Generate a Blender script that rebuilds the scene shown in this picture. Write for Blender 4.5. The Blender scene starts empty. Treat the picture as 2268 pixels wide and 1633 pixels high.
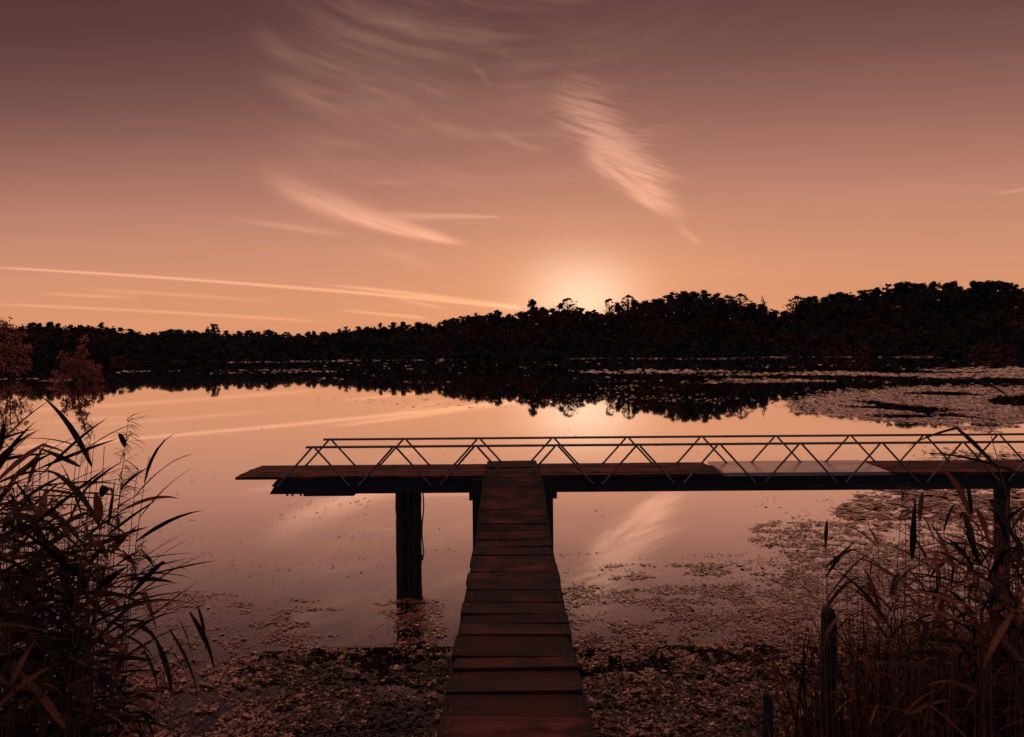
import bpy, math, random
import numpy as np
from mathutils import Vector, Matrix

R = math.radians
rng = random.Random(7)
nrg = np.random.default_rng(11)
scene = bpy.context.scene
COL = scene.collection

# ------------------------------------------------------------------ measures
# The picture was measured on a 2268 x 1633 copy; F is the focal length in
# those pixels, HZ the horizon at mid-width, ROLL the slight camera tilt.
F, CX, HZ, ROLL, CAMZ = 1638.0, 1134.0, 785.0, 0.0075, 2.46
WL = -0.11            # water level


def uv(px, py):
    u, v = (px - CX) / F, (HZ - py) / F
    c, s = math.cos(ROLL), math.sin(ROLL)
    return u * c + v * s, -u * s + v * c


def at(px, py, Y):
    u, v = uv(px, py)
    return Vector((u * Y, Y, CAMZ + v * Y))


def on_water(px, py, z=0.0):
    u, v = uv(px, py)
    Y = (z - CAMZ) / v
    return Vector((u * Y, Y, z))


def lin(r, g, b):
    f = lambda c: (c / 255 / 12.92) if c <= 10.3 else ((c / 255 + 0.055) / 1.055) ** 2.4
    return (f(r), f(g), f(b), 1.0)


# ------------------------------------------------------------------ object helpers
def put(o, parent=None):
    COL.objects.link(o)
    if parent is not None:
        o.parent = parent
    return o


def tag(o, label=None, cat=None, group=None, kind=None):
    if label:
        o["label"] = label
    if cat:
        o["category"] = cat
    if group:
        o["group"] = group
    if kind:
        o["kind"] = kind
    return o


def thing(name, loc, label, cat, group=None):
    o = bpy.data.objects.new(name, None)
    o.empty_display_size = 0.1
    o.location = loc
    put(o)
    return tag(o, label, cat, group)


class MB:
    """Collects geometry for ONE mesh object; origin is taken off on build."""

    def __init__(self):
        self.v, self.f, self.m = [], [], []

    def add(self, verts, faces, mi=0):
        b = len(self.v)
        self.v += [tuple(p) for p in verts]
        self.f += [tuple(i + b for i in q) for q in faces]
        self.m += [mi] * len(faces)

    def hexa(self, p, mi=0):
        self.add(p, [(0, 3, 2, 1), (4, 5, 6, 7), (0, 1, 5, 4), (1, 2, 6, 5), (2, 3, 7, 6), (3, 0, 4, 7)], mi)

    def box(self, x0, x1, y0, y1, z0, z1, mi=0):
        self.hexa([(x0, y0, z0), (x1, y0, z0), (x1, y1, z0), (x0, y1, z0),
                   (x0, y0, z1), (x1, y0, z1), (x1, y1, z1), (x0, y1, z1)], mi)

    def tube(self, pts, rad, n=8, mi=0, cap=True):
        pts = [Vector(p) for p in pts]
        if not hasattr(rad, "__len__"):
            rad = [rad] * len(pts)
        vs, fs = [], []
        ref = Vector((0, 1, 0)) if abs((pts[-1] - pts[0]).normalized().y) < 0.9 else Vector((1, 0, 0))
        for i, p in enumerate(pts):
            t = (pts[min(i + 1, len(pts) - 1)] - pts[max(i - 1, 0)]).normalized()
            a = t.cross(ref).normalized()
            b = t.cross(a)
            for k in range(n):
                w = 2 * math.pi * k / n
                vs.append(p + (a * math.cos(w) + b * math.sin(w)) * rad[i])
        for i in range(len(pts) - 1):
            for k in range(n):
                k2 = (k + 1) % n
                fs.append((i * n + k, i * n + k2, (i + 1) * n + k2, (i + 1) * n + k))
        if cap:
            fs.append(tuple(range(n - 1, -1, -1)))
            fs.append(tuple((len(pts) - 1) * n + k for k in range(n)))
        self.add(vs, fs, mi)

    def build(self, name, mats, parent=None, bevel=0.0, smooth=False, local=None):
        me = bpy.data.meshes.new(name)
        off = local if local is not None else (Vector(parent_world(parent)) if parent is not None else Vector((0, 0, 0)))
        me.from_pydata([(x - off[0], y - off[1], z - off[2]) for x, y, z in self.v], [], self.f)
        for m in (mats if isinstance(mats, (list, tuple)) else [mats]):
            me.materials.append(m)
        if any(self.m):
            me.polygons.foreach_set("material_index", self.m)
        if smooth:
            me.polygons.foreach_set("use_smooth", [True] * len(me.polygons))
        me.update()
        o = put(bpy.data.objects.new(name, me), parent)
        if bevel:
            b = o.modifiers.new("bevel", "BEVEL")
            b.width, b.segments, b.limit_method = bevel, 2, "ANGLE"
        return o


def parent_world(p):
    x = Vector((0, 0, 0))
    while p is not None:
        x += p.location
        p = p.parent
    return x


def np_mesh(name, verts, quads, mats, parent=None, mi=None):
    me = bpy.data.meshes.new(name)
    nv, nq, k = len(verts), len(quads), quads.shape[1]
    me.vertices.add(nv)
    me.vertices.foreach_set("co", verts.astype(np.float32).ravel())
    me.loops.add(nq * k)
    me.loops.foreach_set("vertex_index", quads.astype(np.int32).ravel())
    me.polygons.add(nq)
    me.polygons.foreach_set("loop_start", np.arange(0, nq * k, k, dtype=np.int32))
    me.polygons.foreach_set("loop_total", np.full(nq, k, dtype=np.int32))
    for m in mats:
        me.materials.append(m)
    if mi is not None:
        me.polygons.foreach_set("material_index", mi.astype(np.int32))
    me.update(calc_edges=True)
    me.validate()
    return put(bpy.data.objects.new(name, me), parent)


# ------------------------------------------------------------------ node helpers
class S:
    """A float socket with arithmetic that builds Math nodes."""
    t = None

    def __init__(self, s):
        self.s = s

    def op(self, o, *a):
        n = S.t.nodes.new("ShaderNodeMath")
        n.operation = o
        for i, x in enumerate((self,) + a):
            if isinstance(x, S):
                S.t.links.new(x.s, n.inputs[i])
            else:
                n.inputs[i].default_value = float(x)
        return S(n.outputs[0])

    def __add__(self, b): return self.op("ADD", b)
    __radd__ = __add__
    def __sub__(self, b): return self.op("SUBTRACT", b)
    def __rsub__(self, b): return (self * -1.0) + b
    def __mul__(self, b): return self.op("MULTIPLY", b)
    __rmul__ = __mul__
    def __truediv__(self, b): return self.op("DIVIDE", b)
    def exp(self): return self.op("EXPONENT")
    def max(self, b): return self.op("MAXIMUM", b)
    def min(self, b): return self.op("MINIMUM", b)
    def pw(self, b): return self.op("POWER", b)

    def smooth(self, a, b, lo=0.0, hi=1.0):
        n = S.t.nodes.new("ShaderNodeMapRange")
        n.interpolation_type = "SMOOTHSTEP"
        S.t.links.new(self.s, n.inputs[0])
        if a > b:
            a, b, lo, hi = b, a, hi, lo
        for i, x in enumerate((a, b, lo, hi)):
            n.inputs[i + 1].default_value = x
        return S(n.outputs[0])


def vec(x, y, z=0.0):
    n = S.t.nodes.new("ShaderNodeCombineXYZ")
    for i, q in enumerate((x, y, z)):
        if isinstance(q, S):
            S.t.links.new(q.s, n.inputs[i])
        else:
            n.inputs[i].default_value = q
    return n.outputs[0]


def noise(v, scale=1.0, detail=4.0, rough=0.55, dist=0.0):
    n = S.t.nodes.new("ShaderNodeTexNoise")
    if v is not None:
        S.t.links.new(v, n.inputs["Vector"])
    n.inputs["Scale"].default_value = scale
    n.inputs["Detail"].default_value = detail
    n.inputs["Roughness"].default_value = rough
    n.inputs["Distortion"].default_value = dist
    return S(n.outputs["Fac"])


def ramp(fac, stops, interp="LINEAR"):
    n = S.t.nodes.new("ShaderNodeValToRGB")
    S.t.links.new(fac.s, n.inputs[0])
    cr = n.color_ramp
    cr.interpolation = interp
    while len(cr.elements) < len(stops):
        cr.elements.new(0.5)
    for e, (p, c) in zip(cr.elements, stops):
        e.position, e.color = p, (c if hasattr(c, "__len__") else (c, c, c, 1))
    return n.outputs[0]


def mix(fac, a, b, mode="MIX"):
    n = S.t.nodes.new("ShaderNodeMix")
    n.data_type, n.blend_type = "RGBA", mode
    for i, q in ((0, fac), (6, a), (7, b)):
        if isinstance(q, S):
            S.t.links.new(q.s, n.inputs[i])
        elif hasattr(q, "is_linked"):
            S.t.links.new(q, n.inputs[i])
        else:
            n.inputs[i].default_value = q
    return n.outputs[2]


def new_mat(name):
    m = bpy.data.materials.new(name)
    m.use_nodes = True
    S.t = m.node_tree
    return m, m.node_tree, m.node_tree.nodes["Principled BSDF"]


def pos():
    n = S.t.nodes.new("ShaderNodeNewGeometry")
    return n


def scaled(sock, s):
    n = S.t.nodes.new("ShaderNodeVectorMath")
    n.operation = "MULTIPLY"
    S.t.links.new(sock, n.inputs[0])
    n.inputs[1].default_value = s
    return n.outputs[0]


def bump(t, bsdf, h, strength, dist=0.01):
    n = t.nodes.new("ShaderNodeBump")
    n.inputs["Strength"].default_value = strength
    n.inputs["Distance"].default_value = dist
    t.links.new(h.s, n.inputs["Height"])
    t.links.new(n.outputs[0], bsdf.inputs["Normal"])


def simple_mat(name, c1, c2, scale=8.0, rough=0.7, stretch=(1, 1, 1), bmp=0.3, spec=0.4, trans=0.0, metallic=0.0, coat=0.0):
    m, t, b = new_mat(name)
    g = pos()
    v = scaled(g.outputs["Position"], stretch)
    n1 = noise(v, scale, 5, 0.6)
    n2 = noise(v, scale * 0.23, 3, 0.5)
    f = (n1 * 0.6 + n2 * 0.5).smooth(0.35, 0.75)
    t.links.new(mix(f, c1, c2), b.inputs["Base Color"])
    b.inputs["Roughness"].default_value = rough
    b.inputs["Specular IOR Level"].default_value = spec
    b.inputs["Metallic"].default_value = metallic
    b.inputs["Coat Weight"].default_value = coat
    b.inputs["Coat Roughness"].default_value = 0.14
    b.inputs["Coat IOR"].default_value = 1.75
    if bmp:
        bump(t, b, n1, bmp)
    if trans:
        tr = t.nodes.new("ShaderNodeBsdfTranslucent")
        t.links.new(mix(f, c1, c2), tr.inputs["Color"])
        ms = t.nodes.new("ShaderNodeMixShader")
        ms.inputs[0].default_value = trans
        t.links.new(b.outputs[0], ms.inputs[1])
        t.links.new(tr.outputs[0], ms.inputs[2])
        t.links.new(ms.outputs[0], t.nodes["Material Output"].inputs[0])
    return m


# ------------------------------------------------------------------ world: dusk sky with cirrus
SUN_AZ, SUN_EL = R(5.4), R(1.6)
world = bpy.data.worlds.new("World")
scene.world = world
world.use_nodes = True
wt = world.node_tree
S.t = wt
bg = wt.nodes["Background"]
tc = wt.nodes.new("ShaderNodeTexCoord")
sx = wt.nodes.new("ShaderNodeSeparateXYZ")
wt.links.new(tc.outputs["Generated"], sx.inputs[0])
X, Y, Z = (S(sx.outputs[i]) for i in range(3))
yc = Y.max(0.08)
U, V = X / yc, Z / yc
front = Y.smooth(0.10, 0.35)
elev = Z.op("ARCSINE") * (180 / math.pi)
eff = Z.op("ARCTAN2", Y.max(0.5)) * (180 / math.pi)
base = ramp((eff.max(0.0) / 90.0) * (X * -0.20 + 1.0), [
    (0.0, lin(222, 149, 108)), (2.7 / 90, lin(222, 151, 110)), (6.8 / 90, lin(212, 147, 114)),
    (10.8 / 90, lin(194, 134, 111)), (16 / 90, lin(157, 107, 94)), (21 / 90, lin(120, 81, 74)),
    (25.6 / 90, lin(96, 63, 61)), (33 / 90, lin(72, 46, 48)), (40 / 90, lin(80, 56, 56)), (54 / 90, lin(188, 122, 104)), (1.0, lin(208, 144, 126))])  # unseen overhead sky brightened as added fill for the foreground
# low sky away from the sunset is dim and bluer; overhead brightened as fill
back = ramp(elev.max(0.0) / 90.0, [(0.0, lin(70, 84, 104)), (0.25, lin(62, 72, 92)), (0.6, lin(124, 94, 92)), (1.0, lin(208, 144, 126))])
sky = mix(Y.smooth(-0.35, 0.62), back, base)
# glow round the sun, just behind the wooded ridge
su, sv = uv(1290, 664)
du, dv = U - su, V - sv
g1 = ((du * du * (1 / 0.074 ** 2) + dv * dv * (1 / 0.053 ** 2)) * -1.0).exp() * front
g2 = ((du * du * (1 / 0.23 ** 2) + dv * dv * (1 / 0.13 ** 2)) * -1.0).exp() * front
sky = mix(g2, sky, (0.085, 0.036, 0.010, 1), "ADD")
sky = mix(g1, sky, (0.40, 0.38, 0.30, 1), "ADD")

warp = noise(vec(U * 3.0, V * 6.0), 1.0, 3, 0.5) - 0.5
cloud = None


def addc(x):
    global cloud
    cloud = x if cloud is None else cloud + x


def streak(p0, p1, bow, w0, w1, amt, skew=0.0, nz=(7, 70, 0.0, 0.35, 0.65), e0=0.2, e1=0.2, wamp=0.02, up=1.0):
    """One cirrus band between two directions; bow = sideways sag, w = half widths;
    up > 1 makes the upper flank softer than the lower one."""
    a, b = uv(*p0), uv(*p1)
    L = math.hypot(b[0] - a[0], b[1] - a[1])
    dx, dy = (b[0] - a[0]) / L, (b[1] - a[1]) / L
    xu, xv = U - a[0], V - a[1]
    s = (xu * dx + xv * dy) / L
    t = (xv * dx - xu * dy) - (s * (1.0 - s)) * (4 * bow) + warp * wamp
    w = (s * (w1 - w0) + w0).max(0.0006)
    q = t / w
    if up != 1.0:
        q = q.max(0.0) / up + q.min(0.0)
    m = ((q * q) * -1.0).exp() * s.smooth(0.0, e0) * s.smooth(1.0, 1.0 - e1)
    if nz:
        ca, sa = math.cos(nz[2]), math.sin(nz[2])
        n = noise(vec((U * ca + V * sa) * nz[0], (V * ca - U * sa) * nz[1] + warp * 2.0), 1.0, 8, 0.68, 0.35)
        m = m * n.smooth(nz[3], nz[4])
    addc(m * amt)


k = 1 / F
# bright feathered plume, upper right of centre
streak((1205, 170), (1525, 500), -0.006, 40 * k, 15 * k, 0.50, nz=(8, 110, -0.32, 0.36, 0.66), e0=0.3, e1=0.25, wamp=0.03, up=1.6)
streak((1285, 300), (1500, 475), -0.010, 26 * k, 10 * k, 0.60, nz=(14, 95, -0.5, 0.30, 0.66), e0=0.3, e1=0.3, up=2.2)
streak((1260, 235), (1540, 415), -0.008, 26 * k, 9 * k, 0.34, nz=(9, 130, -0.3, 0.40, 0.66), e0=0.3, e1=0.25)
streak((1250, 320), (1510, 250), -0.02, 34 * k, 24 * k, 0.16, nz=(6, 110, -0.1, 0.42, 0.68), e0=0.3, e1=0.4)
streak((1490, 490), (1560, 548), 0.0, 9 * k, 5 * k, 0.10, nz=None, e0=0.4, e1=0.3)
# sickle streak left of centre with its side wisps
streak((545, 375), (1045, 545), -0.014, 21 * k, 4 * k, 0.66, nz=(5, 46, -0.38, 0.2, 0.62), e0=0.55, e1=0.22, up=1.9, wamp=0.01)
streak((780, 470), (1120, 480), -0.004, 11 * k, 2.5 * k, 0.17, nz=None, e0=0.5, e1=0.1)
streak((510, 485), (830, 522), -0.003, 5 * k, 7 * k, 0.10, nz=None, e0=0.3, e1=0.5)
streak((790, 545), (1000, 620), 0.006, 8 * k, 14 * k, 0.05, nz=None, e0=0.4, e1=0.5)
streak((760, 400), (960, 410), 0.0, 6 * k, 6 * k, 0.05, nz=None, e0=0.5, e1=0.5)
# aircraft trails near the horizon
streak((-60, 590), (1160, 683), 0.0045, 2.2 * k, 3.6 * k, 0.34, nz=(3, 1, 0, 0.1, 0.5), e0=0.12, e1=0.03, wamp=0.0)
streak((690, 628), (1160, 684), 0.002, 3 * k, 5.5 * k, 0.26, nz=(4, 3, 0, 0.2, 0.6), e0=0.3, e1=0.05, wamp=0.0)
streak((850, 655), (1010, 690), 0.0, 3 * k, 4 * k, 0.10, nz=None, e0=0.3, e1=0.4, wamp=0.0)
streak((150, 641), (640, 672), 0.002, 4 * k, 4 * k, 0.09, nz=None, e0=0.25, e1=0.35, wamp=0.0)
streak((60, 648), (330, 662), 0.0, 3 * k, 4 * k, 0.12, nz=None, e0=0.4, e1=0.4, wamp=0.0)
streak((-60, 672), (760, 716), 0.002, 3.2 * k, 3.2 * k, 0.13, nz=None, e0=0.2, e1=0.2, wamp=0.0)
streak((735, 686), (960, 706), 0.0, 2.6 * k, 3.5 * k, 0.17, nz=None, e0=0.3, e1=0.2, wamp=0.0)
streak((2190, 432), (2300, 415), 0.0, 2.5 * k, 3.5 * k, 0.12, nz=None, e0=0.5, e1=0.1, wamp=0.0)
# broad thin cirrus sheet over the top middle, combed filaments sweeping down to the right
cu, cv = uv(930, 150)
eu, ev = U - cu, V - cv
sheet = ((eu * eu * (1 / 0.27 ** 2) + ev * ev * (1 / 0.15 ** 2)) * -1.0).exp() * eu.smooth(-0.27, -0.12)
ca, sa = math.cos(-0.27), math.sin(-0.27)
bend = eu * eu * 0.9
fil = noise(vec((U * ca + V * sa) * 4.0, (V * ca - U * sa - bend) * 34.0 + warp * 2.4), 1.0, 7, 0.62, 0.25)
big = noise(vec(U * 5.0 + 3.1, V * 9.0 + 1.7), 1.0, 3, 0.5)
addc(sheet * (fil.smooth(0.42, 0.72) * 0.105 + big.smooth(0.3, 0.75) * 0.05))
streak((560, 150), (880, 260), -0.012, 22 * k, 14 * k, 0.11, nz=(6, 45, -0.35, 0.25, 0.7), e0=0.4, e1=0.5, up=1.6)
streak((530, 30), (700, 170), 0.0, 16 * k, 22 * k, 0.07, nz=(6, 40, -0.5, 0.25, 0.7), e0=0.4, e1=0.5)
streak((700, 10), (1080, 60), -0.01, 14 * k, 14 * k, 0.07, nz=(6, 50, -0.2, 0.25, 0.7), e0=0.3, e1=0.5)
streak((620, 300), (880, 340), 0.0, 16 * k, 9 * k, 0.07, nz=(6, 45, -0.15, 0.25, 0.7), e0=0.4, e1=0.4)
streak((1040, 130), (1090, 200), 0.0, 5 * k, 6 * k, 0.05, nz=None, e0=0.4, e1=0.4)
streak((1080, 275), (1240, 330), -0.01, 9 * k, 6 * k, 0.07, nz=None, e0=0.4, e1=0.4)
# faint horizontal veils everywhere
veil = noise(vec(U * 1.2, V * 26.0), 1.0, 4, 0.55)
sky = mix(front * 0.5, sky, mix(veil.smooth(0.3, 0.75), (0.94, 0.94, 0.94, 1), (1.05, 1.05, 1.05, 1)), "MULTIPLY")
cfac = 1.0 - ((cloud * front * Z.smooth(0.0, 0.02)).max(0.0) * -2.6).exp()
# clouds take the light of the low sun: warm and a little brighter than the sky behind
lit = mix(1.0, sky, (0.26, 0.155, 0.105, 1), "ADD")
lit = mix(1.0, lit, (1.28, 1.24, 1.18, 1), "MULTIPLY")
sky = mix(cfac, sky, lit)
# physical sky adds its own faint horizon light
nish = wt.nodes.new("ShaderNodeTexSky")
nish.sky_type = "NISHITA"
nish.sun_disc = False
nish.sun_elevation = SUN_EL
nish.sun_rotation = SUN_AZ
nish.air_density, nish.dust_density, nish.ozone_density = 1.0, 2.0, 1.0
nsk = mix(1.0, nish.outputs[0], (0.0018, 0.0013, 0.001, 1), "MULTIPLY")
sky = mix(1.0, sky, nsk, "ADD")
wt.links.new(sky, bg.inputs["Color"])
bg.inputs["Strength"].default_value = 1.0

# the sun itself: low, behind the ridge, so the lake lies in its shade
sl = bpy.data.lights.new("sun", "SUN")
sl.energy, sl.angle, sl.color = 2.0, R(0.5), (1.0, 0.62, 0.36)
so = put(bpy.data.objects.new("sun", sl))
sd = Vector((math.sin(SUN_AZ) * math.cos(SUN_EL), math.cos(SUN_AZ) * math.cos(SUN_EL), math.sin(SUN_EL)))
so.rotation_euler = sd.to_track_quat("Z", "Y").to_euler()
so.location = sd * 900

# ------------------------------------------------------------------ camera
cam = bpy.data.cameras.new("camera")
cam.sensor_width, cam.lens = 36.0, 36.0 * F / 2268.0
cam.shift_y = (HZ - 816.5) / 2268.0
cam.clip_start, cam.clip_end = 0.05, 6000
co = put(bpy.data.objects.new("camera", cam))
c, s = math.cos(ROLL), math.sin(ROLL)
co.matrix_world = Matrix(((c, s, 0, 0), (0, 0, -1, 0), (-s, c, 0, CAMZ), (0, 0, 0, 1)))
scene.camera = co

# ------------------------------------------------------------------ materials
def wood_mat(name, c1, c2, axis=0, rough=0.75, dark=(0.008, 0.009, 0.010, 1)):
    """Weathered board: grain along an axis, random tone per board, damp stains, knots."""
    m, t, b = new_mat(name)
    g = pos()
    st = [26.0, 26.0, 26.0]
    st[axis] = 1.6
    gr = noise(scaled(g.outputs["Position"], tuple(st)), 1.0, 6, 0.62, 0.6)
    blot = noise(scaled(g.outputs["Position"], (3.2, 5.0, 3.0)), 1.0, 4, 0.6)
    isl = S(g.outputs["Random Per Island"])
    col = mix(gr.smooth(0.3, 0.72), c1, c2)
    col = mix(isl.smooth(0.2, 1.0, 0.0, 0.9), col, (c1[0] * 0.55, c1[1] * 0.6, c1[2] * 0.65, 1))
    col = mix(blot.smooth(0.42, 0.60, 0.0, 0.9), col, dark)
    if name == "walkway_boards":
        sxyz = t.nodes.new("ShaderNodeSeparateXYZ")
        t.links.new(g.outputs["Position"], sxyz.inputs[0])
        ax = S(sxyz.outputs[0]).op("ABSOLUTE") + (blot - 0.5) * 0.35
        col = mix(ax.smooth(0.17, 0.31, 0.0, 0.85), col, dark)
    vor = t.nodes.new("ShaderNodeTexVoronoi")
    vor.inputs["Scale"].default_value = 4.2
    t.links.new(scaled(g.outputs["Position"], (1.0, 1.6, 1.0)), vor.inputs["Vector"])
    col = mix(S(vor.outputs["Distance"]).smooth(0.10, 0.05, 0.0, 0.8), col, dark)
    t.links.new(col, b.inputs["Base Color"])
    t.links.new(gr.smooth(0.2, 0.8, rough - 0.15, rough + 0.12).s, b.inputs["Roughness"])
    b.inputs["Specular IOR Level"].default_value = 0.3
    bump(t, b, gr, 0.5, 0.004)
    return m


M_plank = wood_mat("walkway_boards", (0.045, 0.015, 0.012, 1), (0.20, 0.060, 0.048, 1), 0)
M_deck = wood_mat("jetty_boards", (0.10, 0.022, 0.018, 1), (0.25, 0.056, 0.044, 1), 0)
M_beam = simple_mat("dark_tarred_wood", (0.020, 0.022, 0.025, 1), (0.036, 0.035, 0.036, 1), 14, 0.8, (1, 1, 6))
M_pile = simple_mat("wet_dark_pile", (0.015, 0.015, 0.016, 1), (0.042, 0.037, 0.034, 1), 16, 0.7, (3, 3, 0.6))
M_steel = simple_mat("dark_painted_steel", (0.10, 0.09, 0.085, 1), (0.30, 0.24, 0.21, 1), 40, 0.38, bmp=0.1, spec=0.5, metallic=0.6)
M_rope = simple_mat("rope_fibre", (0.03, 0.025, 0.02, 1), (0.06, 0.05, 0.04, 1), 120, 0.9)

# wet pale sheet laid into the jetty deck
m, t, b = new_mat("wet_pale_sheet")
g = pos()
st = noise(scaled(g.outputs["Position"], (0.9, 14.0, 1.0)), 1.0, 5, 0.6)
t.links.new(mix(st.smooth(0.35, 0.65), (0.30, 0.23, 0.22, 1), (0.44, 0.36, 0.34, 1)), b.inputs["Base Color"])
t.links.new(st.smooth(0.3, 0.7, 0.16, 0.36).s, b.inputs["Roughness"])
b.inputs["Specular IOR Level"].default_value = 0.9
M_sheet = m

# still lake water: strong mirror at grazing angles, dark and clear when looked into
m, t, b = new_mat("still_lake_water")
g = pos()
n1 = noise(scaled(g.outputs["Position"], (0.5, 1.4, 1.0)), 1.0, 4, 0.5)
n2 = noise(scaled(g.outputs["Position"], (6.0, 10.0, 1.0)), 1.0, 3, 0.5)
t.nodes.remove(b)
dif = t.nodes.new("ShaderNodeBsdfDiffuse")
dif.inputs["Color"].default_value = (0.012, 0.009, 0.009, 1)
glo = t.nodes.new("ShaderNodeBsdfGlossy")
glo.inputs["Color"].default_value = (1.0, 0.985, 0.98, 1)
glo.inputs["Roughness"].default_value = 0.018
bn = t.nodes.new("ShaderNodeBump")
bn.inputs["Strength"].default_value = 0.035
bn.inputs["Distance"].default_value = 0.010
t.links.new((n1 + n2 * 0.18).s, bn.inputs["Height"])
t.links.new(bn.outputs[0], glo.inputs["Normal"])
lw = t.nodes.new("ShaderNodeLayerWeight")
fc = S(lw.outputs["Facing"])
fr = ramp(fc, [(0.0, 0.10), (0.40, 0.20), (0.545, 0.09), (0.595, 0.21), (0.66, 0.42), (0.73, 0.68), (0.81, 0.90), (0.92, 0.97), (1.0, 0.99)])
ms = t.nodes.new("ShaderNodeMixShader")
t.links.new(fr, ms.inputs[0])
t.links.new(dif.outputs[0], ms.inputs[1])
t.links.new(glo.outputs[0], ms.inputs[2])
t.links.new(ms.outputs[0], t.nodes["Material Output"].inputs[0])
M_water = m

M_mud = simple_mat("wet_bank_mud", (0.018, 0.014, 0.012, 1), (0.05, 0.036, 0.028, 1), 9, 0.8)
M_hill = simple_mat("woodland_floor", (0.014, 0.015, 0.016, 1), (0.03, 0.026, 0.022, 1), 0.1, 0.95, bmp=0)
M_leaf = simple_mat("reed_leaf_green", (0.010, 0.012, 0.011, 1), (0.030, 0.023, 0.018, 1), 9, 0.6, trans=0.15, bmp=0, spec=0.15)
M_dry = simple_mat("reed_leaf_dry", (0.15, 0.05, 0.034, 1), (0.34, 0.14, 0.085, 1), 9, 0.7, trans=0.3, bmp=0)
M_stem = simple_mat("reed_stem", (0.06, 0.032, 0.024, 1), (0.30, 0.13, 0.085, 1), 5, 0.6, bmp=0)
M_plume = simple_mat("reed_plume", (0.10, 0.045, 0.036, 1), (0.20, 0.10, 0.08, 1), 20, 0.9, trans=0.3, bmp=0)
def weed_mat(name, stops, coat):
    m, t, b = new_mat(name)
    g_ = pos()
    r_ = S(g_.outputs["Random Per Island"])
    n_ = noise(g_.outputs["Position"], 30.0, 3, 0.6)
    f = r_ * 0.8 + n_.smooth(0.3, 0.7) * 0.2
    t.links.new(ramp(f, stops), b.inputs["Base Color"])
    b.inputs["Roughness"].default_value = 0.45
    b.inputs["Coat Weight"].default_value = coat
    b.inputs["Coat Roughness"].default_value = 0.14
    b.inputs["Coat IOR"].default_value = 1.9
    return m


M_weed = weed_mat("floating_weed_leaf", [(0.0, (0.06, 0.028, 0.021, 1)), (0.4, (0.26, 0.115, 0.082, 1)), (0.8, (0.50, 0.22, 0.155, 1)), (1.0, (0.76, 0.36, 0.26, 1))], 1.0)
M_weed2 = weed_mat("floating_weed_old", [(0.0, (0.03, 0.018, 0.013, 1)), (0.6, (0.20, 0.08, 0.045, 1)), (1.0, (0.58, 0.26, 0.13, 1))], 0.8)
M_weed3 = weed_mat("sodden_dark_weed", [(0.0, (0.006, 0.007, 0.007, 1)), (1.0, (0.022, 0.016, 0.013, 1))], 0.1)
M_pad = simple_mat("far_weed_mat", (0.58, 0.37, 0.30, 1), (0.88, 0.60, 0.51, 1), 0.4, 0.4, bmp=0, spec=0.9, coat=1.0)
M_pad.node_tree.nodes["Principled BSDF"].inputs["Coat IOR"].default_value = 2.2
M_dark = simple_mat("far_crown_dark", (0.030, 0.038, 0.044, 1), (0.060, 0.048, 0.044, 1), 0.06, 0.9, bmp=0, trans=0.1)
M_red = simple_mat("far_crown_russet", (0.045, 0.026, 0.022, 1), (0.16, 0.05, 0.028, 1), 0.05, 0.9, bmp=0, trans=0.1)
M_bark = simple_mat("dark_bark", (0.014, 0.013, 0.013, 1), (0.035, 0.028, 0.024, 1), 2, 0.95, bmp=0)
M_autumn_lit = simple_mat("pink_lit_autumn_leaf", (0.20, 0.07, 0.05, 1), (0.72, 0.31, 0.23, 1), 1.6, 0.7, bmp=0, trans=0.5)  # autumn leaf tone, brightened so the colour carries the pinkish light

# ------------------------------------------------------------------ setting: water, lake bed with banks, hills
mb = MB()
mb.add([(-2600, -60, WL), (2600, -60, WL), (2600, 2600, WL), (-2600, 2600, WL)], [(0, 1, 2, 3)])
tag(mb.build("water", M_water), "still lake surface mirroring the sunset sky", "water", kind="structure")


def axis_pts(scale, lo, hi, n):
    a = np.linspace(math.asinh(lo / scale), math.asinh(hi / scale), n)
    return scale * np.sinh(a)


def vnoise(x, y, seed=0):
    """Smooth value noise 0..1 on numpy arrays."""
    r = np.random.default_rng(seed).random((256, 256))
    xi, yi = np.floor(x).astype(int), np.floor(y).astype(int)
    fx, fy = x - xi, y - yi
    fx, fy = fx * fx * (3 - 2 * fx), fy * fy * (3 - 2 * fy)
    g = lambda i, j: r[i & 255, j & 255]
    return ((g(xi, yi) * (1 - fx) + g(xi + 1, yi) * fx) * (1 - fy)
            + (g(xi, yi + 1) * (1 - fx) + g(xi + 1, yi + 1) * fx) * fy)


def fbm(x, y, seed=0, o=4):
    s, a, tot = 0, 1.0, 0
    for i in range(o):
        s = s + a * vnoise(x * 2 ** i, y * 2 ** i, seed + i)
        tot += a
        a *= 0.5
    return s / tot


def sstep(a, b, x):
    q = np.clip((x - a) / (b - a), 0, 1)
    return q * q * (3 - 2 * q)


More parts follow.
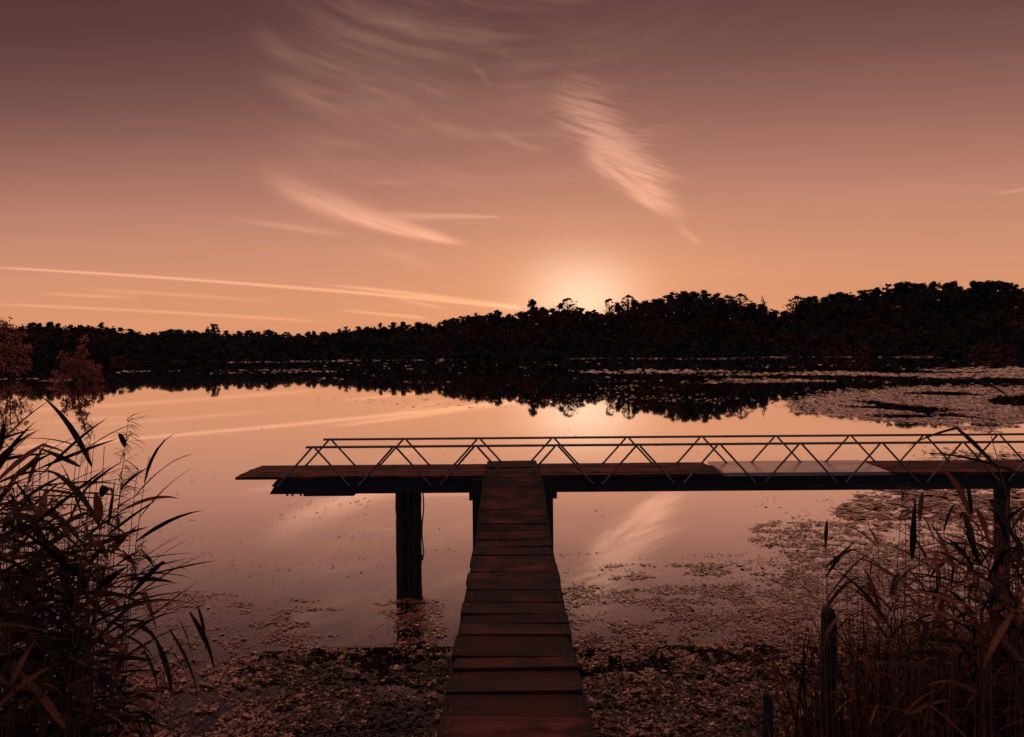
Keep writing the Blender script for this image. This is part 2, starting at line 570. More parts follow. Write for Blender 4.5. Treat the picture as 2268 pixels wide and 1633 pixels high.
gx = axis_pts(1.2, -3000, 3000, 220)
gy = axis_pts(1.2, -400, 3000, 180)
GX, GY = np.meshgrid(gx, gy)
bank_l = (1 - sstep(-2.15, -1.55, GX + 0.25 * (fbm(GY * 1.3, GX * 1.3, 3) - 0.5))) * (1 - sstep(3.6, 4.6, GY))
bank_r = sstep(1.25, 2.0, GX + 0.3 * (fbm(GY * 1.3, GX * 1.3, 5) - 0.5)) * (1 - sstep(3.9, 5.0, GY))
bank_n = 1 - sstep(0.9, 1.9, GY)
bk = np.maximum(np.maximum(bank_l, bank_r), bank_n)
GZ = -1.4 + bk * (1.46 + 0.10 * fbm(GX * 3, GY * 3, 9)) + sstep(-1.0, -8.0, GY) * 1.0
GZ = GZ + WL
nx, ny = len(gx), len(gy)
idx = np.arange(nx * ny).reshape(ny, nx)
q = np.stack([idx[:-1, :-1], idx[:-1, 1:], idx[1:, 1:], idx[1:, :-1]], -1).reshape(-1, 4)
go = np_mesh("ground", np.stack([GX, GY, GZ], -1).reshape(-1, 3), q, [M_mud])
tag(go, "dark mud of the lake bed and the near bank", "ground", kind="structure")

# skyline of the far woods: (picture x, tree-top y)
SKY = [(-900, 690), (-500, 700), (-200, 705), (0, 714), (100, 711), (200, 712), (290, 722), (340, 734), (380, 721),
       (420, 726), (480, 718), (500, 731), (600, 729), (680, 732), (760, 722), (850, 712), (950, 713), (990, 704),
       (1050, 686), (1100, 683), (1145, 691), (1180, 664), (1220, 676), (1260, 668), (1300, 682), (1350, 674),
       (1390, 662), (1420, 664), (1480, 645), (1560, 639), (1600, 646), (1625, 656), (1655, 662), (1690, 664),
       (1715, 686), (1740, 688), (1770, 660), (1850, 646), (1900, 642), (1960, 627), (2000, 621), (2100, 622),
       (2200, 618), (2268, 630), (2500, 640), (2900, 650), (3400, 660)]
SX = np.array([p[0] for p in SKY], float)
SH = np.array([(HZ - 0.0075 * (p[0] - CX)) - p[1] for p in SKY], float) / F   # tan of the elevation
RIDGE, SHORE = 520.0, 418.0


def top_at(x):          # tree-top height wanted at world x on the ridge line
    return CAMZ + np.interp(x / RIDGE * F + CX, SX, SH) * RIDGE


def tall(x):            # how tall the ridge trees stand there
    return np.interp(x, [-300, -60, 40, 160], [13.0, 13.0, 16.0, 18.0])


def shore(x):
    return SHORE + 9 * np.sin(x * 0.021) + 6 * np.sin(x * 0.057 + 1.0) + np.interp(x, [-420, -260, 0], [-40, -26, 0])


def hill_z(x, y):
    k = sstep(0, 1, (y - shore(x)) / (RIDGE - shore(x)))
    h = np.maximum(top_at(x) - tall(x), 3.0)
    return -0.6 + k * (h + 0.6) + np.clip((y - shore(x)) / 6, 0, 1) * 1.0 * (1 - k)


hx = np.linspace(-900, 900, 181)
hy = np.concatenate([np.linspace(355, 560, 42), np.linspace(600, 1500, 10)])
HX, HY = np.meshgrid(hx, hy)
HZv = hill_z(HX, HY) - sstep(560, 1500, HY) * 30
idx = np.arange(HX.size).reshape(HX.shape)
q = np.stack([idx[:-1, :-1], idx[:-1, 1:], idx[1:, 1:], idx[1:, :-1]], -1).reshape(-1, 4)
tag(np_mesh("hills", np.stack([HX, HY, HZv], -1).reshape(-1, 3), q, [M_hill]),
    "low dark wooded hills closing the far side of the lake", "hills", kind="structure")


# ------------------------------------------------------------------ far trees
def leaf_cloud(centres, radii, n, size, g, squash=0.8, fill=0.55):
    """Many small quads scattered through lobes -> (verts, quads)."""
    centres, radii = np.asarray(centres, float), np.asarray(radii, float)
    w = radii ** 2
    pick = g.choice(len(centres), n, p=w / w.sum())
    d = g.normal(size=(n, 3))
    d /= np.linalg.norm(d, axis=1)[:, None]
    r = (fill + (1 - fill) * g.random(n)) * radii[pick]
    p = centres[pick] + d * r[:, None] * np.array([1, 1, squash])
    a = g.normal(size=(n, 3)); a /= np.linalg.norm(a, axis=1)[:, None]
    b = np.cross(a, g.normal(size=(n, 3))); b /= np.linalg.norm(b, axis=1)[:, None]
    sz = size * (0.55 + 0.9 * g.random(n))[:, None]
    asp = (0.55 + 0.5 * g.random(n))[:, None]
    v = np.stack([p - a * sz, p + b * sz * asp, p + a * sz, p - b * sz * asp], 1).reshape(-1, 3)
    return v, np.arange(4 * n).reshape(-1, 4)


def lobes(kind, H, W, g):
    """Crown lobes for a tree of height H and crown width W, base at 0."""
    C, Rr = [], []
    if kind == "round":
        for _ in range(30):
            a, f = g.random() * 6.28, g.random()
            rr = W * 0.40 * math.sqrt(g.random()) * (1.0 - 0.55 * max(0.0, f - 0.45) / 0.55)
            C.append((math.cos(a) * rr, math.sin(a) * rr, H * (0.14 + 0.78 * f))); Rr.append(W * (0.09 + 0.08 * g.random()))
        C.append((0, 0, H * 0.92)); Rr.append(W * 0.11)
    elif kind == "airy":
        a_i = 0.0
        for _ in range(90):
            a, rr = g.random() * 6.28, W * (0.12 + 0.34 * g.random() ** 0.6) * (0.75 + 0.25 * math.sin(2.3 * a_i + 1.0))
            a_i += 0.37
            ph = g.random() * 2.9 - 0.8
            C.append((math.cos(a) * rr * math.cos(ph), math.sin(a) * rr * math.cos(ph), H * 0.66 + math.sin(ph) * H * 0.29))
            Rr.append(W * (0.03 + 0.055 * g.random() ** 2))
        for _ in range(12):
            a, rr = g.random() * 6.28, W * 0.4 * g.random()
            C.append((math.cos(a) * rr, math.sin(a) * rr, H * (0.1 + 0.35 * g.random()))); Rr.append(W * 0.09)
    elif kind == "cone":
        for i in range(18):
            f = i / 17
            for _ in range(4 if f < 0.7 else 2):
                a = g.random() * 6.28
                rr = W * 0.44 * (1 - f) ** 0.8
                C.append((math.cos(a) * rr * 0.7, math.sin(a) * rr * 0.7, H * (0.12 + 0.86 * f)))
                Rr.append(max(0.035 * W, W * 0.17 * (1 - f * 0.8)))
    else:  # ragged, with uneven tufts stepping out from the stem
        for _ in range(30):
            a, f = g.random() * 6.28, g.random()
            rr = W * (0.42 - 0.30 * f) * g.random() ** 0.5
            C.append((math.cos(a) * rr, math.sin(a) * rr, H * (0.12 + 0.82 * f))); Rr.append(W * (0.06 + 0.08 * g.random()))
        C.append((0, 0, H * 0.95)); Rr.append(W * 0.06)
    return C, Rr


def trunk_mesh(H, W, kind, g, r0):
    mb = MB()
    topz = H * (0.93 if kind in ("cone", "ragged") else 0.7)
    mb.tube([(0, 0, -1.5), (W * 0.01, 0, H * 0.3), (-W * 0.02, 0, topz)], [r0, r0 * 0.75, r0 * 0.18], 7)
    for i in range(9 if kind != "airy" else 40):
        z = H * (0.3 + 0.45 * g.random())
        a = g.random() * 6.28
        L = W * (0.25 + 0.22 * g.random())
        up = L * (0.5 + 0.8 * g.random())
        if kind == "airy":
            z, ph = H * (0.32 + 0.3 * g.random()), g.random() * 1.9 - 0.35
            fl_ = 0.6 + 0.45 * g.random()
            L, up = W * 0.42 * math.cos(ph) * fl_, (H * 0.66 + H * 0.28 * math.sin(ph) - z) * fl_
        p0 = Vector((0, 0, z)); p2 = p0 + Vector((math.cos(a) * L, math.sin(a) * L, up))
        p1 = p0.lerp(p2, 0.5) + Vector((0, 0, -0.12 * L))
        mb.tube([p0, p1, p2], [r0 * 0.5, r0 * 0.36, r0 * 0.16], 5)
    return mb


PROTO = {}
for kind in ("round", "ragged", "airy", "cone"):
    PROTO[kind] = []
    for i in range({"round": 5, "ragged": 5, "airy": 2, "cone": 1}[kind]):
        g = np.random.default_rng(100 + i + 10 * len(kind))
        H, W = 16.0, {"round": 11.0, "ragged": 9.5, "airy": 10.5, "cone": 8.5}[kind]
        C, Rr = lobes(kind, H, W, g)
        v, qd = leaf_cloud(C, Rr, {"round": 2800, "ragged": 2300, "airy": 1900, "cone": 1900}[kind],
                           {"round": 0.36, "ragged": 0.34, "airy": 0.24, "cone": 0.32}[kind], g, 0.85, 0.2)
        PROTO[kind].append((v, qd, trunk_mesh(H, W, kind, g, 0.30 if kind != "airy" else 0.24)))
MESH = {}


def far_tree(x, y, H, kind, i, label, group, wx=1.0, mat=None):
    z = float(hill_z(np.array(x), np.array(y))) - 0.3
    r = thing("tree", (x, y, z), label, "tree", group)
    key = (kind, i, mat.name if mat else "")
    v, qd, tm = PROTO[kind][i]
    if key not in MESH:
        cr = np_mesh("crown", v, qd, [mat or M_dark], r)
        tr = tm.build("trunk", M_bark, r, local=Vector((0, 0, 0)))
        MESH[key] = (cr.data, tr.data)
    else:
        put(bpy.data.objects.new("crown", MESH[key][0]), r)
        put(bpy.data.objects.new("trunk", MESH[key][1]), r)
    sc = H / 16.0
    r.scale = (sc * wx, sc * wx, sc)
    r.rotation_euler = (0, 0, (rng.random() * 6.28) if kind != "airy" else 0.4)
    return r


X_OF = lambda px, D=RIDGE: (px - CX) / F * D
SPECIAL = [  # px, top y, kind, width factor, label
    (1258, 660, "airy", 1.45, "airy round-crowned bare tree standing straight in front of the sunset glow"),
    (1392, 653, "airy", 1.4, "airy open-crowned tree just to the right of the sunset glow, beside a denser wood"),
    (1350, 661, "airy", 1.0, "small airy tree between the sunset glow and the larger open-crowned tree"),
    (1640, 650, "airy", 1.5, "see-through spreading tree on the hill next to the pointed conifer"),
    (1690, 656, "cone", 1.0, "pointed conifer at the left lip of the gap in the hill skyline"),
    (1765, 655, "airy", 1.4, "leaning see-through tree at the right lip of the gap in the hill skyline"),
    (1180, 662, "round", 1.0, "broad dark tree left of the sunset glow, where the contrail meets the wood"),
    (476, 717, "round", 0.9, "knobbly taller tree standing out of the low far treeline"),
]
taken = []
for n, (px, py, kind, wx, lab) in enumerate(SPECIAL):
    y = RIDGE - 6 - (n % 3)
    x = X_OF(px, y)
    zt = CAMZ + (HZ - 0.0075 * (px - CX) - py) / F * y
    H = max(zt - float(hill_z(np.array(x), np.array(y))) + 0.6, 7.0)
    far_tree(x, y, H, kind, n % len(PROTO[kind]), lab, "distinct trees on the far skyline", wx)
    taken.append(x)
LAB_L = "dark leafy tree in the low even treeline across the lake, left of the hill"
LAB_R = "dark leafy tree on the crest of the wooded hill across the lake"
LAB_LR = "ragged dark tree in the low even treeline across the lake, left of the hill"
LAB_RR = "ragged narrow dark tree on the crest of the wooded hill across the lake"
x = -415.0
while x < 430:
    if min(abs(x - q_) for q_ in taken) > 3.4:
        y = RIDGE + rng.uniform(-4, 6)
        zt = CAMZ + (top_at(x) - CAMZ) * y / RIDGE + rng.uniform(-2.4, 0.6)
        H = max(zt - float(hill_z(np.array(x), np.array(y))), 7.0)
        kind = rng.choice(["round", "round", "ragged"])
        left = x < -50
        far_tree(x, y, H, kind, rng.randrange(5),
                 {(1, "round"): LAB_L, (0, "round"): LAB_R, (1, "ragged"): LAB_LR, (0, "ragged"): LAB_RR}[(int(left), kind)],
                 "trees of the low far treeline" if left else "trees along the crest of the hill",
                 rng.uniform(1.1, 1.9) * (0.9 if left else 1.0))
    x += rng.uniform(4.8, 9.0)

# the wooded slope below the crest reads as one dark mass
g = np.random.default_rng(5)
vs, qs, mi, nb = [], [], [], 0
for row in range(11):
    x = -470.0
    while x < 500:
        fr_ = (row + 0.2) / 8.2
        y = shore(x) + 3 + fr_ * (RIDGE - 9 - shore(x)) + rng.uniform(-4, 4)
        if row > 7:
            y = RIDGE + (row - 8) * 7 + rng.uniform(-3, 3)
        ground = float(hill_z(np.array(x), np.array(y)))
        lim = (top_at(x) - CAMZ) * y / RIDGE + CAMZ - ground - (1.5 if row > 5 else 2.5)
        H = min(rng.uniform(8, 15) if row > 0 else rng.uniform(3, 8), max(lim, 2.5))
        if row >= 5:
            H = max(lim, 3.0) * (rng.uniform(0.74, 0.98) if row < 8 else rng.uniform(0.62, 0.92))
        W = rng.uniform(8, 12)
        C, Rr = lobes("round", H, W, g)
        C = [(a, b_, max(z * (1.15 if row < 5 else 1.0) - (H * 0.28 if row < 5 else H * 0.10), 0.8)) for a, b_, z in C]
        v, qd = leaf_cloud(C, Rr, 300, 0.72, g, 0.8, 0.3)
        vs.append(v + np.array([x, y, ground])); qs.append(qd + nb); nb += len(v)
        red = fbm(np.array(x / 45.0), np.array(fr_ * 2.4 + 7), 21, 3) + (0.12 if (x > 230 and row > 4) else 0)
        mi.append(np.full(len(qd), 1 if red > 0.62 else 0))
        x += rng.uniform(5.5, 8.5)
fo = np_mesh("woodland", np.concatenate(vs), np.concatenate(qs), [M_dark, M_red], None, np.concatenate(mi))
tag(fo, "dense dark woodland with russet patches covering the slopes beyond the lake", "woodland", kind="stuff")


# ------------------------------------------------------------------ two shrubby trees on the left, pinkish light painted into their leaves
def shrub_tree(px, base_py, Y, lobes_px, label, n, size, name="shrub", spire=None, seed=3, cat="shrub"):
    b = on_water(px, base_py)
    b = Vector((b.x / b.y * Y, Y, WL))
    r = thing(name, b, label, cat)
    g = np.random.default_rng(seed)
    C, Rr = [], []
    more = []
    for lx, ly, lr in lobes_px:
        more.append((lx, ly, lr * 0.72))
        for _ in range(4):
            aa = g.random() * 6.28
            more.append((lx + math.cos(aa) * lr * 0.9, ly + math.sin(aa) * lr * 0.9, lr * (0.18 + 0.22 * g.random())))
    for lx, ly, lr in more:
        p = at(lx, ly, Y) - b
        for dy in (-0.35, 0.3):
            C.append((p.x, dy * lr / F * Y * 1.2, p.z)); Rr.append(lr / F * Y)
    v, qd = leaf_cloud(C, Rr, n, size, g, 0.95, 0.25)
    np_mesh("crown", v, qd, [M_autumn_lit], r)
    mb = MB()
    for k_ in range(7):
        lx, ly, lr = lobes_px[k_ % len(lobes_px)]
        p = at(lx, ly, Y) - b
        mb.tube([(0.06 * k_, 0, -0.4), (p.x * 0.4, 0.05, p.z * 0.45), (p.x, 0, p.z)], [0.07, 0.045, 0.015], 6)
        for _ in range(5):
            q_ = p + Vector((g.normal() * 0.5, g.normal() * 0.4, g.normal() * 0.5)) * (lr / F * Y * 1.6)
            mb.tube([(p.x * 0.7, 0.02, p.z * 0.75), p.lerp(q_, 0.5), q_], [0.03, 0.02, 0.008], 5)
    if spire:
        p = at(spire[0], spire[1], Y) - b
        mb.tube([(0, 0, 0), (p.x * 0.9, 0, p.z * 0.5), p], [0.09, 0.06, 0.012], 6)
    mb.build("trunk", M_bark, r, local=Vector((0, 0, 0)))
    return r


shrub_tree(168, 852, 72, [(188, 750, 9), (184, 768, 13), (178, 784, 16), (160, 800, 22), (188, 808, 24), (212, 826, 18), (140, 790, 12),
                          (166, 824, 28), (138, 836, 20), (200, 838, 20), (120, 842, 12), (228, 842, 10)],
           "pointed pink-lit autumn shrub growing out of the water beyond the reeds", 1500, 0.115, "shrub", None, 3)
shrub_tree(20, 838, 92, [(8, 725, 18), (-20, 740, 40), (35, 745, 22), (15, 770, 36), (50, 775, 24), (60, 800, 16),
                         (0, 805, 44), (40, 818, 26), (-60, 780, 50), (-90, 812, 45), (24, 706, 6)],
           "rounded russet tree at the very edge of the lake with a thin bare leader", 2200, 0.15, "tree", (22, 698), 4, "tree")

# ------------------------------------------------------------------ jetty
JZ, YN, YF, XL, XR = 1.083, 8.43, 9.34, -3.18, 13.0
jt = thing("jetty", (1.0, 8.9, 0), "dark timber jetty with low steel lattice rails crossing the lake", "jetty")
nb_, yw = 6, (YF - YN) / 6
for xa0, xb0 in ((XL, 2.40), (4.38, XR)):               # boards run lengthwise and stop at the pale panel
    mb = MB()
    for i in range(nb_):
        xs = xa0 + (rng.uniform(-0.015, 0.015) if xa0 < 0 else 0)
        while xs < xb0:
            xe = min(xs + rng.uniform(1.9, 2.9), xb0)
            if xb0 - xe < 0.4:
                xe = xb0
            y0, y1 = YN + i * yw + 0.004, YN + (i + 1) * yw - 0.004
            dz = rng.uniform(-0.004, 0.004)
            mb.box(xs + 0.003, xe - 0.003, y0, y1, JZ - 0.034 + dz, JZ + dz)
            xs = xe
    mb.build("deck", M_deck, jt, 0.004)
mb = MB()
z0, z1 = JZ - 0.034, JZ + 0.008
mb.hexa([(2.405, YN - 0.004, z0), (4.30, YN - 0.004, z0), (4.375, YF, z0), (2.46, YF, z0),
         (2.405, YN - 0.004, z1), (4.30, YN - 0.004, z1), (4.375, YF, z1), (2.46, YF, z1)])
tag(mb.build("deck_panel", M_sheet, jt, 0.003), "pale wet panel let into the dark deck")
# long girders with a ledge line and a stepped left end
for yy, nm in ((8.47, "girder"), (9.24, "girder")):
    mb = MB()
    zt_, zb = JZ - 0.036, 0.876
    zm = 0.965
    if yy > 9:
        zb, zm = 0.990, 1.015
    y0, y1 = (yy, yy + 0.09) if yy < 9 else (yy - 0.02, yy + 0.06)
    mb.hexa([(-2.79, y0, zb), (XR - 0.1, y0, zb), (XR - 0.1, y1, zb), (-2.79, y1, zb),
             (-2.74, y0, zm), (XR - 0.1, y0, zm), (XR - 0.1, y1, zm), (-2.74, y1, zm)])
    mb.hexa([(-2.77, y0 - 0.006, zm), (XR - 0.1, y0 - 0.006, zm), (XR - 0.1, y1, zm), (-2.77, y1, zm),
             (-2.70, y0 - 0.006, zt_), (XR - 0.1, y0 - 0.006, zt_), (XR - 0.1, y1, zt_), (-2.70, y1, zt_)])
    mb.build(nm, M_beam, jt, 0.004)
for i in range(18):                                    # joists between the girders
    xj = -2.5 + i * 0.86
    mb = MB()
    mb.box(xj, xj + 0.07, 8.565, 9.215, 0.985, JZ - 0.04)
    mb.build("joist", M_beam, jt, 0.004)
mb = MB()
mb.box(-2.40, -1.82, 8.46, 8.60, 0.852, 0.874)
mb.build("batten", M_beam, jt, 0.003)
for xb in (-2.60, -2.54, -2.445):
    mb = MB()
    mb.tube([(xb, 8.52, 0.878), (xb, 8.52, 0.868)], 0.020, 6)
    mb.tube([(xb, 8.52, 0.868), (xb, 8.52, 0.848)], [0.013, 0.013], 8)
    mb.build("bolt", M_steel, jt)
# piles
for (xa, xb, r0) in ((-1.372, -1.215, 0.076), (-1.198, -1.062, 0.066), (5.61, 5.785, 0.088), (11.9, 12.08, 0.088)):
    mb = MB()
    xc = (xa + xb) / 2
    pts, rr = [], []
    for i in range(26):
        zz = -1.6 + i * (0.876 + 1.6) / 25
        pts.append((xc + rng.uniform(-0.003, 0.003), 8.62 + rng.uniform(-0.003, 0.003), zz))
        rr.append(r0 * rng.uniform(0.96, 1.03))
    mb.tube(pts, rr, 14)
    grv = [rng.uniform(0.90, 1.04) for _ in range(14)]     # splits running down the log
    for k_, p_ in enumerate(mb.v):
        f_ = grv[k_ % 14] * rng.uniform(0.975, 1.02)
        cx_ = pts[min(k_ // 14, 25)]
        mb.v[k_] = (cx_[0] + (p_[0] - cx_[0]) * f_, cx_[1] + (p_[1] - cx_[1]) * f_, p_[2])
    mb.build("pile", M_pile, jt, smooth=False)
for xa, xb in ((-1.38, -1.23), (6.03, 6.19)):          # rear piles under the back girder
    mb = MB()
    mb.tube([((xa + xb) / 2, 9.24, -1.6), ((xa + xb) / 2 + 0.005, 9.24, -0.3), ((xa + xb) / 2, 9.24, 0.988)], [0.078, 0.075, 0.074], 12)
    mb.build("pile", M_pile, jt)
# support frame at the landing, where the walkway meets the jetty
for xa, xb, xo in ((-0.462, -0.335, -0.50), (0.325, 0.455, 0.462)):
    mb = MB()
    mb.box(xa, xb, 8.40, 8.462, -1.5, JZ - 0.04)
    mb.build("landing_post", M_beam, jt, 0.005)
    mb = MB()
    x0, x1 = (xo, xa - 0.002) if xo < 0 else (xb + 0.002, xb + 0.045)
    mb.box(x0, x1, 8.405, 8.455, 0.80 if xo < 0 else 0.815, 0.95)
    mb.build("bracket", M_beam, jt, 0.004)
# low lattice rails: top tube and V braces
for yr, foot_z, zoff in ((8.438, 0.985, 0.0), (9.21, JZ + 0.002, -0.002)):
    yr2 = yr if yr > 9 else 8.424
    mb = MB()
    mb.tube([(-2.355, yr2, 1.418 + zoff), (2.5, yr2, 1.420 + zoff), (XR, yr2, 1.418 + zoff)], 0.0145, 8)
    rail = mb.build("railing", M_steel, jt, smooth=False)
    for kx in range(17):
        xa = -2.272 + 0.925 * kx
        for sg in (-1, 1):
            zf = foot_z
            mb = MB()
            slope = 0.30 / (1.405 - JZ)
            top = Vector((xa + sg * 0.022, yr2, 1.406 + zoff))
            bot = Vector((xa + sg * (0.022 + slope * (1.405 - zf) * 0.97), yr2, zf))
            mb.tube([top, bot], 0.0118, 8)
            d = (bot - top).normalized()
            mb.tube([bot - d * 0.02, bot + d * 0.012], 0.016, 8)
            mb.build("brace", M_steel, rail, local=Vector((1.0, 8.9, 0)))
# mooring rope
mb = MB()
pr = [(-1.035, 8.52, 0.93)] + [(-1.04 + 0.012 * math.sin(i * 0.9) + 0.002 * i * 0, 8.50, 0.90 - i * 0.09) for i in range(9)] + [(-1.05, 8.50, 0.10)]
mb.tube(pr, 0.008, 7)
mb.tube([(-1.052, 8.50, 0.16), (-1.054, 8.50, 0.10)], 0.016, 8)
o = mb.build("mooring_rope", M_rope, None, smooth=True)
tag(o, "thin dark rope hanging from the jetty girder beside the twin piles", "rope")

# ------------------------------------------------------------------ walkway
wk = thing("walkway", (0, 5, 0), "narrow reddish plank walkway leading from the bank up to the jetty", "walkway")


def wz(y):
    return 0.86 + (JZ + 0.040 - 0.86) * float(np.clip((y - 6.35) / (8.40 - 6.35), 0, 1))


edges = [0.7]
rw = random.Random(5)
while edges[-1] < 6.2:
    edges.append(edges[-1] + rw.choice((0.17, 0.21, 0.24, 0.27, 0.30)) * rw.uniform(0.95, 1.05))
while edges[-1] < 9.16:
    edges.append(edges[-1] + rw.uniform(0.15, 0.21))
edges[-1] = 9.31
mb = MB()
for a, b_ in zip(edges[:-1], edges[1:]):
    gap = rng.uniform(0.010, 0.020)
    w = rng.uniform(0.316, 0.330)
    xo = rng.uniform(-0.010, 0.010)
    if a > 6.2:
        w, xo = rng.uniform(0.302, 0.314), xo * 0.5
    if a > 8.2:
        w, xo = rng.uniform(0.305, 0.315), -0.005
    y0, y1 = a + gap * 0.7, b_ - gap * 0.5
    j = rng.uniform(-0.009, 0.010)
    tl, tr_ = rng.uniform(-0.006, 0.006), rng.uniform(-0.006, 0.006)
    fl, fr2 = rng.uniform(-0.010, 0.006), rng.uniform(-0.006, 0.010)
    th = 0.036
    pitch = rng.uniform(-0.006, 0.006)
    za, zb = wz(a) + j + pitch, wz(b_) + j - pitch
    sk = rng.uniform(-0.006, 0.006)
    P = [(-w + xo + fl, y0, za + tl), (w + xo + fr2, y0 + sk, za + tr_), (w + xo + fr2, y1 + sk, zb + tr_), (-w + xo + fl, y1, zb + tl)]
    mb.hexa([(p[0], p[1], p[2] - th) for p in P] + P)
    for fx in (0.055, 0.945):
        for fy in (0.25, 0.75):
            e0_ = Vector(P[0]).lerp(Vector(P[3]), fy)
            e1_ = Vector(P[1]).lerp(Vector(P[2]), fy)
            q_ = e0_.lerp(e1_, fx + rng.uniform(-0.012, 0.012))
            mb.tube([q_ - Vector((0, 0, 0.004)), q_ + Vector((0, 0, 0.0025))], 0.0055, 7, 1)
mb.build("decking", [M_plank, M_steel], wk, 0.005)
for sg in (-1, 1):
    mb = MB()
    x0, x1 = sorted((sg * 0.290, sg * 0.334))
    for (ya, yb) in ((0.6, 6.35), (6.35, 8.38)):
        za, zb = wz(ya) - 0.050, wz(yb) - 0.050
        mb.hexa([(x0, ya, za - 0.19), (x1, ya, za - 0.19), (x1, yb, zb - 0.19), (x0, yb, zb - 0.19),
                 (x0, ya, za), (x1, ya, za), (x1, yb, zb), (x0, yb, zb)])
    mb.build("stringer", M_pile, wk)
    for yy in (3.3, 6.3):
        mb = MB()
        mb.tube([(sg * 0.25, yy, -1.5), (sg * 0.25, yy + 0.01, -0.2), (sg * 0.25, yy, wz(yy) - 0.048)], [0.05, 0.048, 0.047], 10)
        mb.build("post", M_pile, wk)
for yy in (3.3, 6.3):
    mb = MB()
    mb.box(-0.288, 0.288, yy - 0.05, yy + 0.05, wz(yy) - 0.16, wz(yy) - 0.05)
    mb.build("crossbeam", M_beam, wk, 0.004)


# ------------------------------------------------------------------ wooden stakes in the reeds
def stake(px0, px1, top_py, Y, label, zb=-0.7):
    a, b_ = at(px0, top_py, Y), at(px1, top_py, Y)
    r0 = (b_.x - a.x) / 2
    xc, zt_ = (a.x + b_.x) / 2, a.z
    mb = MB()
    pts, rr = [], []
    for i in range(8):
        f = i / 7
        pts.append((xc + 0.006 * math.sin(i * 2.1), Y + 0.005 * math.cos(i * 1.7), zb + (zt_ - 0.05 - zb) * f))
        rr.append(r0 * (1.06 - 0.08 * f) * rng.uniform(0.97, 1.03))
    pts += [(xc - r0 * 0.1, Y, zt_ - 0.012), (xc - r0 * 0.12, Y, zt_)]
    rr += [r0 * 0.72, r0 * 0.3]
    mb.tube(pts, rr, 11)
    return tag(mb.build("wooden_stake", M_pile, None), label, "stake", "old stakes in the reeds")


stake(1817, 1851, 1345, 3.9, "tall dark weathered stake rising among the reeds, its top below the jetty")
stake(1688, 1710, 1532, 3.35, "short dark stake stub standing in the weeds near the walkway")


# ------------------------------------------------------------------ reeds
def ribbon(mb, p, d, length, width, droop, twist, mi, seg=6, side=None, kink=None):
    """One reed leaf: a tapering blade with a shallow V fold that arches over."""
    d = d.normalized()
    up = Vector((0, 0, 1))
    hor = Vector((d.x, d.y, 0))
    hor = hor.normalized() if hor.length > 1e-4 else Vector((1, 0, 0))
    ang = math.asin(max(-1, min(1, d.z)))
    q = Vector(p)
    rows = []
    for i in range(seg + 1):
        f = i / seg
        dr = hor * math.cos(ang) + up * math.sin(ang)
        sd_ = dr.cross(up)
        sd_ = sd_.normalized() if sd_.length > 1e-3 else hor.cross(up)
        nrm = sd_.cross(dr)
        tw = twist * (0.4 + 0.6 * f)
        wv = sd_ * math.cos(tw) + nrm * math.sin(tw)
        wn = nrm * math.cos(tw) - sd_ * math.sin(tw)
        wd = width * (0.35 + 2.6 * f) if f < 0.25 else width * (1 - ((f - 0.25) / 0.75) ** 1.5) + 0.0006
        wd = min(wd, width)
        rows.append((q + wv * wd * 0.5, q - wn * wd * 0.12, q - wv * wd * 0.5))
        q = q + dr * (length / seg)
        ang -= droop / seg * (0.5 + f)
        if kink and abs(f - kink[0]) < 0.5 / seg:
            ang -= kink[1]
    vs_ = [w for r_ in rows for w in r_]
    fs = []
    for i in range(seg):
        a = i * 3
        fs += [(a, a + 1, a + 4, a + 3), (a + 1, a + 2, a + 5, a + 4)]
    mb.add(vs_, fs, mi)


